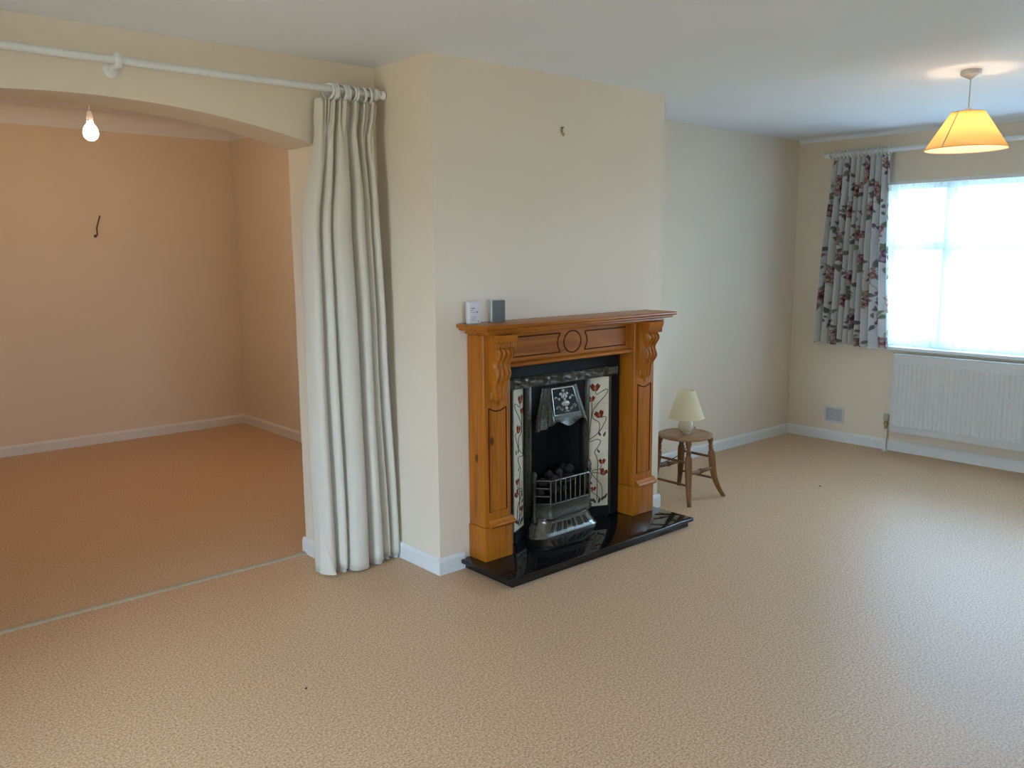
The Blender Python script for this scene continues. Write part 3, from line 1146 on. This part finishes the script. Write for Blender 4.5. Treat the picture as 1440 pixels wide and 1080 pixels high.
cur = thing('curtain', 'full-length cream curtain gathered beside the arch', 'curtain', (2.08, PY, .02))
ROWS = 90
P = []
for r in range(ROWS + 1):
    f = (r / ROWS) ** 1.25
    row = []
    for i in range(NS):
        s = i / (NS - 1)
        bz = BOTZ + .010 * math.sin(s * 11) - .004 + (.02 if s > .8 else 0) * (s - .8) * 5
        tz = TOPZ + .004 * math.sin(s * 2 * PI * 9)
        z = tz + (bz - tz) * f
        row.append(cream(i, z))
    P.append(row)
fab = MB().grid(P).build('fabric', 'cream_cloth', cur, 'all', fix=False)
md = fab.modifiers.new('thickness', 'SOLIDIFY')
md.thickness = .003
# lining hanging just below the hem
P = []
for r in range(25):
    z = .30 + (.004 - .30) * r / 24
    P.append([cream(i, z, .008) for i in range(NS)])
MB().grid(P).build('lining', 'lining_cloth', cur, 'all', fix=False)
# turned-out leading edge at the hem, lower left
P = []
for r in range(16):
    z = .012 + .26 * (1 - r / 15)
    k = r / 15
    row = []
    for j in range(9):
        u_ = j / 8
        row.append((1.868 + .002 + (.055 * k) * u_ - .010 * k, 3.535 - .062 * k * math.sin(u_ * PI * .55) - .004, z - .02 * u_ * k * 0))
    P.append(row)
MB().grid(P).build('turned_corner', 'cream_cloth', cur, 'all', fix=False)
rx = [2.002, 2.022, 2.040, 2.068, 2.084, 2.098, 2.122, 2.140, 2.176, 2.212]
for k, x in enumerate(rx):
    rot = Matrix.Rotation([.35, .12, -.15, .22, .05, -.1, .16, -.05, .1, -.12][k], 3, 'Z') @ Matrix.Rotation([.1, -.08, .05, 0, .1, -.06, .04, .1, -.05, 0][k], 3, 'Y')
    rg = MB().torus((x, PY, PZ - .0105), .033, .0056, 0, 28, 8, rot).build('curtain_ring', 'white_gloss', cur, True)
    MB().torus((x, PY, PZ - .051), .005, .0014, 0, 12, 6).build('ring_eye', 'brass', rg, True)

# ------------------------------------------------------------------ floral curtain and net at the window
WX = 6.315
WPZ = 2.250
wp = thing('window_curtain_pole', 'white curtain pole on the window wall behind the pendant', 'curtain pole', (WX, 1.8, WPZ))
MB().tube([(WX, 3.478, WPZ), (WX, -.28, WPZ)], .016, 18).build('pole', 'white_gloss', wp, True)
MB().lathe([(0, 3.476), (.018, 3.476), (.021, 3.486), (.022, 3.496), (.016, 3.508), (0, 3.512)], (WX, 0, WPZ), 16, 1).build('finial', 'white_gloss', wp, True)
for by in (3.462, 1.6, -.2):
    br = MB().lathe([(.016, by - .01), (.026, by - .008), (.026, by + .008), (.016, by + .01)], (WX, 0, WPZ), 16, 1).build('bracket', 'white_gloss', wp, True)
    MB().tube([(WX + .014, by, WPZ - .004), (XW - .006, by, WPZ - .006)], .010, 10).build('bracket_arm', 'white_gloss', br, True)
    MB().lathe([(0, XW - .012), (.018, XW - .012), (.027, XW - .004), (.027, XW)], (0, by, WPZ - .006), 16, 0).build('wall_plate', 'white_gloss', br, True)

FTOP, FBOT = 2.222, .795
NC, NR = 330, 400
FW = 1.30
ss = np.linspace(0, 1, NC)
ff = np.linspace(0, 1, NR)
S, Fq = np.meshgrid(ss, ff)
# fold phase: irregular spacing
ph_ = 2 * PI * (11.0 * S + .22 * np.sin(2 * PI * S * 1.7 + .6) + .12 * np.sin(Fq * 3 + S * 8))
amp = .016 + .028 * np.clip(Fq * 2.2, 0, 1)
yL = 3.432 + (3.530 - 3.432) * (Fq ** .85)       # outer edge flares to the corner
yR_ = 2.985 + (2.918 - 2.985) * Fq
Yc = yL + (yR_ - yL) * (S + .010 * np.sin(ph_ * 2 + 1.0))
Xc = WX + amp * np.sin(ph_) + .004 * np.sin(2 * PI * S * 21) * np.clip(1 - Fq * 12, 0, 1)
Xc = np.minimum(Xc, XW - .012)
Zc = FTOP + (FBOT - FTOP) * Fq + .006 * np.sin(S * 17) * Fq

# printed roses, leaves and sprigs laid out in fabric coordinates
U = S * FW
V = Fq * (FTOP - FBOT)
colr = np.empty(U.shape + (3,))
colr[:] = (.66, .655, .65)
rng = np.random.RandomState(11)


def win_(u, v, r_):
    """rows and columns of the cloth grid around a motif"""
    c0, c1 = int((u - r_) / FW * (NC - 1)), int((u + r_) / FW * (NC - 1)) + 2
    H_ = FTOP - FBOT
    r0, r1 = int((v - r_) / H_ * (NR - 1)), int((v + r_) / H_ * (NR - 1)) + 2
    return slice(max(0, r0), max(0, r1)), slice(max(0, c0), max(0, c1))


def put(w, mask, c, a=1.0):
    m_ = (mask * a)[..., None]
    colr[w] = colr[w] * (1 - m_) + np.array(c) * m_


def soft(d, w):
    return np.clip(.5 - d / w, 0, 1)


def leaf_p(u, v, ang, ln, wd, c):
    w = win_(u, v, ln * 1.6)
    dx, dy = U[w] - u, V[w] - v
    a = dx * math.cos(ang) + dy * math.sin(ang)
    b = -dx * math.sin(ang) + dy * math.cos(ang)
    d = np.sqrt((a / ln) ** 2 + (b / (wd * (1 - .45 * a / ln).clip(.3, 1.6))) ** 2) - 1
    put(w, soft(d, .35), c, .95)
    put(w, soft(np.abs(b) - .0012, .002) * (np.abs(a) < ln * .8), (.30, .32, .27), .5)


def stem_p(u0, v0, u1, v1, bow, c):
    w = win_((u0 + u1) / 2, (v0 + v1) / 2, math.hypot(u1 - u0, v1 - v0) / 2 + abs(bow) + .01)
    Uw, Vw = U[w], V[w]
    t = np.linspace(0, 1, 14)
    px = u0 + (u1 - u0) * t + bow * np.sin(PI * t)
    py = v0 + (v1 - v0) * t
    d = np.full(Uw.shape, 9.)
    for i in range(13):
        ex, ey = px[i + 1] - px[i], py[i + 1] - py[i]
        L2 = ex * ex + ey * ey
        tt = np.clip(((Uw - px[i]) * ex + (Vw - py[i]) * ey) / L2, 0, 1)
        d = np.minimum(d, np.hypot(Uw - px[i] - tt * ex, Vw - py[i] - tt * ey))
    put(w, soft(d - .0022, .002), c, .8)


def rose_p(u, v, r, hue):
    w = win_(u, v, r * 1.4)
    dx, dy = U[w] - u, V[w] - v
    d = np.hypot(dx, dy)
    a = np.arctan2(dy, dx)
    k0 = rng.uniform(0, 6.28)
    rim = r * (1 + .16 * np.sin(5 * a + k0) + .06 * np.sin(9 * a + 2 * k0))
    inside = soft(d - rim, .006)
    pale, mid, deep = hue
    put(w, inside, pale, .95)
    sw = np.sin(5 * a + k0 + d / r * 5.5) * .5 + .5
    put(w, inside * (sw > .48) * (d > r * .25), mid, .85)
    put(w, inside * (np.sin(3 * a - d / r * 7 + k0) > .55), deep, .75)
    put(w, soft(d - r * .32, .008), deep, .85)
    put(w, soft(np.hypot(dx + r * .1, dy) - r * .13, .006), (.10, .02, .05), .9)


HUES = [((.52, .36, .38), (.32, .14, .18), (.15, .035, .065)), ((.47, .35, .41), (.26, .15, .21), (.11, .045, .09)), ((.54, .41, .38), (.36, .19, .17), (.18, .055, .055))]
GREENS = [(.115, .135, .095), (.16, .18, .10), (.12, .13, .13), (.20, .22, .13)]
for j in range(-1, 5):
    for i in range(-1, 8):
        bu = i * .205 + (.10 if j % 2 else 0) + rng.uniform(-.02, .02)
        bv = .075 + j * .330 + (.165 if i % 2 else 0) + rng.uniform(-.02, .02)
        for k in range(8):
            an = rng.uniform(0, 6.28)
            rr_ = rng.uniform(.060, .105)
            lu, lv = bu + rr_ * math.cos(an), bv + rr_ * math.sin(an) * 1.1
            stem_p(bu, bv, lu, lv, rng.uniform(-.02, .02), (.16, .15, .11))
            leaf_p(lu, lv, an + rng.uniform(-.5, .5), rng.uniform(.020, .034), rng.uniform(.010, .017), GREENS[rng.randint(4)])
        rose_p(bu, bv, rng.uniform(.048, .062), HUES[rng.randint(3)])
        an = rng.uniform(0, 6.28)
        rose_p(bu + .080 * math.cos(an), bv + .070 * math.sin(an), rng.uniform(.024, .034), HUES[rng.randint(3)])
        # trailing sprig of small buds
        su, sv = bu + rng.uniform(.06, .12), bv + rng.uniform(.12, .18)
        stem_p(bu, bv + .05, su, sv, rng.uniform(-.05, .05), (.15, .13, .11))
        for k in range(6):
            leaf_p(su + rng.uniform(-.05, .05), sv + rng.uniform(-.05, .05), rng.uniform(0, 6.28), rng.uniform(.012, .020), rng.uniform(.006, .010), GREENS[rng.randint(4)])
        for k in range(2):
            leaf_p(su + rng.uniform(-.05, .05), sv + rng.uniform(-.06, .06), rng.uniform(0, 6.28), .016, .012, (.17, .07, .13))

fl = thing('floral_curtain', 'short white curtain printed with pink roses beside the front window', 'curtain', (WX, 3.2, FBOT))
me = bpy.data.meshes.new('fabric')
co = np.stack([Xc, Yc, Zc], -1).reshape(-1, 3)
ii = np.arange(NR * NC).reshape(NR, NC)
quads = np.stack([ii[:-1, :-1], ii[:-1, 1:], ii[1:, 1:], ii[1:, :-1]], -1).reshape(-1, 4)
me.from_pydata(co.tolist(), [], quads.tolist())
ca = me.color_attributes.new('print', 'FLOAT_COLOR', 'POINT')
rgba = np.concatenate([colr.reshape(-1, 3), np.ones((NR * NC, 1))], 1).astype(np.float32)
ca.data.foreach_set('color', rgba.ravel())
me.polygons.foreach_set('use_smooth', [True] * len(me.polygons))
me.materials.append(MAT['floral_cloth'])
fo = bpy.data.objects.new('fabric', me)
COL.objects.link(fo)
fo.parent = fl
fo.matrix_parent_inverse = Matrix.Translation(-world_loc(fl))
for k in range(16):
    y = 3.428 - k * .0290
    rg = MB().torus((WX, y, WPZ - .006), .028, .0052, 1, 24, 8, Matrix.Rotation(random.uniform(-.2, .2), 3, 'Z')).build('curtain_ring', 'white_gloss', fl, True)

# net curtain with ruffled heading
NX = XW + .020
net = thing('net_curtain', 'white net curtain hanging across the front window', 'net curtain', (NX, 1.8, .81))
P = []
for r in range(31):
    z = 1.985 + (.812 - 1.985) * r / 30
    row = []
    for j in range(420):
        y = WY1 - .01 - (WY1 - WY0 - .02) * j / 419
        a = .007 + .006 * r / 30
        row.append((NX + a * math.sin(y * 62 + 1.6 * math.sin(y * 9)) + .003 * math.sin(y * 170), y, z))
    P.append(row)
MB().grid(P).build('net', 'net_cloth', net, 'all', fix=False)
P = []
for r in range(5):
    z = 2.010 - .050 * r / 4
    P.append([(NX - .006 + .006 * math.sin(j * .9) + .004 * math.sin(j * .37), WY1 - .01 - (WY1 - WY0 - .02) * j / 419, z + .003 * math.sin(j * .5)) for j in range(420)])
MB().grid(P).build('heading', 'net_cloth', net, 'all', fix=False)
MB().bbox(XW + .002, XW + .012, WY0 + .002, WY1 - .002, 2.004, WZ1 - .001, .002).build('rail', 'white_gloss', net)

# ------------------------------------------------------------------ radiator
RX0, RX1 = 6.318, 6.372
RY1, RY0, RZ0, RZ1 = 2.876, 1.176, .163, .750
rd = thing('radiator', 'white ribbed panel radiator on the wall under the window', 'radiator', (6.35, 2.03, .16))
mb = MB()
mb.bbox(RX0 + .004, RX0 + .016, RY0, RY1, RZ0, RZ1, .004, 2)
mb.build('back_plate', 'radiator_white', rd, True)
pitch = (RY1 - RY0 - .05) / 50
P = [[], [], [], []]
for j in range(50 * 8 + 1):
    y = RY1 - .025 - (RY1 - RY0 - .05) * j / 400
    ph2 = (j % 8) / 8
    d = .0065 if ph2 < .55 else (.0065 * abs(ph2 - .775) / .225)
    P[0].append((RX0 + .004, y, RZ0 + .040))
    P[1].append((RX0 + .004 - d, y, RZ0 + .055))
    P[2].append((RX0 + .004 - d, y, RZ1 - .070))
    P[3].append((RX0 + .004, y, RZ1 - .055))
MB().grid(P).build('ribbed_panel', 'radiator_white', rd, fix=False)
MB().bbox(RX1 - .012, RX1, RY0 + .004, RY1 - .004, RZ0, RZ1, .003, 2).build('rear_panel', 'radiator_white', rd, True)
mb = MB().bbox(RX0 + .002, RX1 + .002, RY0 - .004, RY1 + .004, RZ1, RZ1 + .006, .002, 2)
mb.build('top_cover', 'radiator_white', rd, True)
for yy in (RY0 - .003, RY1 - .001):
    MB().bbox(RX0 + .006, RX1, yy, yy + .004, RZ0 + .01, RZ1, .0015).build('side_cover', 'radiator_white', rd)
for yy in (RY1 - .25, RY0 + .25):
    MB().box(RX1, XW - .001, yy - .02, yy + .02, RZ0 + .05, RZ1 - .05).build('wall_bracket', 'radiator_white', rd)
vx, vy = 6.345, RY1 + .036
vb = MB().lathe([(0, .175), (.013, .175), (.013, .200), (.017, .204), (.017, .225), (.011, .230), (.011, .238), (0, .238)], (vx, vy, 0), 14).build('valve_body', 'brass', rd, True)
MB().lathe([(0, .238), (.019, .238), (.021, .244), (.021, .282), (.018, .290), (0, .291)], (vx, vy, 0), 14).build('valve_cap', 'valve_cap', vb, True)
MB().tube([(vx, vy, .214), (vx, RY1 - .002, .214)], .009, 10).build('valve_tail', 'brass', vb, True)
MB().tube([(vx, vy, .178), (vx, vy, .0)], .0078, 12).build('pipe', 'copper_pipe_white', rd, True)
MB().lathe([(.008, 0), (.024, 0), (.022, .006), (.008, .008)], (vx, vy, 0), 16).build('pipe_collar', 'copper_pipe_white', rd, True)

# ------------------------------------------------------------------ air vent
vt = thing('air_vent', 'small white louvred air vent low on the wall by the corner', 'vent', (XW, 3.365, .145))
vy0, vy1, vz0, vz1 = 3.283, 3.447, .147, .277
mb = MB()
for (a, b, c, d) in ((vy0, vy1, vz0, vz0 + .014), (vy0, vy1, vz1 - .014, vz1), (vy0, vy0 + .014, vz0 + .014, vz1 - .014), (vy1 - .014, vy1, vz0 + .014, vz1 - .014)):
    mb.box(XW - .010, XW, a, b, c, d)
mb.build('vent_frame', 'white_plastic', vt)
MB().box(XW - .0015, XW, vy0 + .012, vy1 - .012, vz0 + .012, vz1 - .012).build('vent_back', 'grey_mesh', vt)
for k in range(9):
    z = vz0 + .019 + k * .0115
    MB().add([(XW - .009, vy0 + .012, z - .0035), (XW - .009, vy1 - .012, z - .0035), (XW - .003, vy1 - .012, z + .0025), (XW - .003, vy0 + .012, z + .0025),
              (XW - .009, vy0 + .012, z - .0015), (XW - .009, vy1 - .012, z - .0015), (XW - .003, vy1 - .012, z + .0045), (XW - .003, vy0 + .012, z + .0045)],
             [(0, 1, 2, 3), (4, 5, 6, 7), (0, 1, 5, 4), (1, 2, 6, 5), (2, 3, 7, 6), (3, 0, 4, 7)]).build('slat', 'white_plastic', vt)

# ------------------------------------------------------------------ pendant lamp
LX, LY = 4.594, 1.795
pd = thing('pendant_lamp', 'lit ceiling pendant with a conical yellow fabric shade near the window', 'lamp', (LX, LY, 2.0))
MB().lathe([(.046, CEIL), (.048, CEIL - .006), (.048, CEIL - .020), (.040, CEIL - .026), (.016, CEIL - .038), (.008, CEIL - .044), (0, CEIL - .044)], (LX, LY, 0), 28).build('ceiling_rose', 'white_plastic', pd, True)
MB().tube([(LX, LY, CEIL - .04), (LX, LY, 2.222)], .0032, 8).build('flex', 'white_flex', pd, True)
MB().lathe([(0, 2.226), (.010, 2.224), (.016, 2.214), (.019, 2.196), (.019, 2.165), (.024, 2.160), (.024, 2.150), (.018, 2.145), (.018, 2.125), (0, 2.125)], (LX, LY, 0), 20).build('lamp_holder', 'white_plastic', pd, True)
ST, SB, RT, RB = 2.200, 2.022, .078, .190
sh = MB().lathe([(RT, ST), ((RT + RB) / 2, (ST + SB) / 2), (RB, SB)], (LX, LY, 0), 64).build('lamp_shade', 'pendant_shade_cloth', pd, 'all', fix=False)
MB().lathe([(RT - .003, ST), (RB - .003, SB)], (LX, LY, 0), 64).build('shade_lining', 'shade_lining_white', sh, 'all', fix=False)
for (z, r) in ((ST, RT), (SB, RB)):
    MB().torus((LX, LY, z), r, .0018, 2, 64, 6).build('shade_ring', 'pendant_shade_cloth', sh, True)
for k in range(3):
    a = k * 2 * PI / 3 + .4
    MB().tube([(LX + .02 * math.cos(a), LY + .02 * math.sin(a), 2.160), (LX + RT * math.cos(a), LY + RT * math.sin(a), ST - .002)], .0016, 6).build('shade_spider', 'white_plastic', sh)
# seam toward the camera
sa = math.atan2(-LY, -LX) + math.radians(-33)
MB().tube([(LX + (RT + .0012) * math.cos(sa), LY + (RT + .0012) * math.sin(sa), ST), (LX + (RB + .0012) * math.cos(sa), LY + (RB + .0012) * math.sin(sa), SB)], .0024, 6).build('shade_seam', 'valve_cap', sh)
MB().ellip((LX, LY, 2.088), (.029, .029, .036), 20, 12).build('bulb', 'pendant_bulb_glow', pd, 'all')

# ------------------------------------------------------------------ bare bulb beyond the arch
QX, QY = 1.555, 5.55
bb_ = thing('bare_bulb_pendant', 'lit bare light bulb hanging in the room beyond the arch', 'light bulb', (QX, QY, 2.2))
MB().lathe([(.045, BCEIL), (.045, BCEIL - .02), (.012, BCEIL - .04), (0, BCEIL - .04)], (QX, QY, 0), 20).build('ceiling_rose', 'white_plastic', bb_, True)
MB().tube([(QX, QY, BCEIL - .03), (QX, QY, 2.365)], .003, 8).build('flex', 'white_flex', bb_, True)
MB().lathe([(0, 2.368), (.012, 2.364), (.018, 2.350), (.018, 2.308), (0, 2.308)], (QX, QY, 0), 16).build('lamp_holder', 'white_plastic', bb_, True)
MB().lathe([(.013, 2.310), (.018, 2.296), (.032, 2.278), (.041, 2.254), (.042, 2.236), (.034, 2.214), (.018, 2.201), (0, 2.198)], (QX, QY, 0), 20).build('bulb', 'bare_bulb_glow', bb_, 'all')

# ------------------------------------------------------------------ stool
SCX, SCY = 4.236, 3.200
st = thing('stool', 'round brown wooden stool with splayed turned legs in the alcove', 'stool', (SCX, SCY, 0))
MB().lathe([(0, .380), (.150, .380), (.164, .385), (.170, .393), (.168, .401), (.160, .4045), (.145, .4035), (.08, .401), (0, .4005)], (SCX, SCY, 0), 48).build('seat', 'stool_seat_wood', st, True)
MB().torus((SCX, SCY, .4030), .142, .0016, 2, 48, 6).build('seat_ring', 'stool_wood', st, True)
FEET = {}
for (sx, sy) in ((-1, -1), (1, -1), (1, 1), (-1, 1)):
    def lp_(t, sx=sx, sy=sy):
        # t 0 at the seat, 1 at the foot: sabre curve
        o = .108 + .032 * t + .036 * max(0, (t - .55) / .45) ** 2
        return Vector((SCX + sx * o, SCY + sy * o, .384 * (1 - t)))
    FEET[(sx, sy)] = lp_
    ts = [0, .03, .06, .09, .12, .14, .16, .18, .20, .22, .25, .30, .36, .45, .55, .65, .75, .85, .93, 1.0]
    rs = [.0180, .0185, .0175, .0140, .0115, .0120, .0175, .0125, .0180, .0135, .0200, .0225, .0230, .0225, .0210, .0195, .0170, .0150, .0135, .0130]
    MB().tube([lp_(t) for t in ts], rs, 12).build('leg', 'stool_wood', st, True)
for sx in (-1, 1):
    for zt in (.34, .70):
        a, b = FEET[(sx, -1)](zt), FEET[(sx, 1)](zt)
        MB().tube([a, (a + b) / 2, b], [.0072, .0085, .0072], 8).build('rung', 'stool_wood', st, True)
for sy in (-1, 1):
    a, b = FEET[(-1, sy)](.52), FEET[(1, sy)](.52)
    prof = [(0, .0085), (.2, .011), (.36, .0125), (.42, .009), (.44, .015), (.46, .010), (.48, .0165), (.52, .0165), (.54, .010), (.56, .015), (.58, .009), (.64, .0125), (.8, .011), (1, .0085)]
    MB().tube([a + (b - a) * t for t, r in prof], [r for t, r in prof], 10).build('stretcher', 'stool_wood', st, True)

# ------------------------------------------------------------------ table lamp on the stool
TX, TY, TZ = SCX + .010, SCY + .004, .4015
tl = thing('table_lamp', 'small cream table lamp with round ceramic base standing on the stool', 'lamp', (TX, TY, TZ))
MB().lathe([(0, TZ), (.024, TZ), (.026, TZ + .003), (.024, TZ + .006)] + [(.0475 * math.sin(a_), TZ + .0480 - .0475 * math.cos(a_)) for a_ in [.52 + k * .19 for k in range(13)]]
           + [(.012, TZ + .096), (.012, TZ + .100), (0, TZ + .100)], (TX, TY, 0), 36).build('base', 'ceramic', tl, True)
MB().lathe([(0, TZ + .099), (.013, TZ + .099), (.013, TZ + .150), (0, TZ + .150)], (TX, TY, 0), 16).build('lamp_holder', 'white_plastic', tl, True)
ls = MB().lathe([(.050, TZ + .272), (.080, TZ + .188), (.112, TZ + .100)], (TX, TY, 0), 56).build('lamp_shade', 'lamp_shade_cloth', tl, 'all', fix=False)
for (r, z) in ((.050, .272), (.112, .100)):
    MB().torus((TX, TY, TZ + z), r, .0016, 2, 48, 6).build('shade_trim', 'lamp_shade_cloth', ls, True)
for k in range(3):
    a = k * 2 * PI / 3
    MB().tube([(TX + .012 * math.cos(a), TY + .012 * math.sin(a), TZ + .148), (TX + .050 * math.cos(a), TY + .050 * math.sin(a), TZ + .270)], .0014, 6).build('shade_spider', 'brass', ls)
MB().ellip((TX, TY, TZ + .178), (.022, .022, .030), 16, 10).build('bulb', 'white_plastic', tl, True)
MB().tube(catmull([(TX + .024, TY + .009, TZ + .007), (TX + .08, TY + .03, TZ + .0075), (TX + .135, TY + .05, TZ + .0085), (TX + .172, TY + .062, TZ + .006), (TX + .186, TY + .068, TZ - .015), (TX + .192, TY + .080, .33),
                   (TX + .185, TY + .20, .19), (TX + .13, TY + .36, .10), (TX + .02, TY + .46, .04), (TX - .10, TY + .52, .008)], 8), .0030, 7).build('flex', 'flex', tl, True)

# ------------------------------------------------------------------ crumbs on the carpet
for (x, y, r, lab) in ((1.30, 2.61, .0055, 'tiny dark crumb on the open carpet in the foreground'), (5.06, 2.73, .008, 'tiny dark crumb on the carpet between stool and radiator')):
    tag(MB().ellip((x, y, r * .4), (r, r * .7, r * .45), 8, 6).build('crumb', 'dirt'), lab, 'crumb')
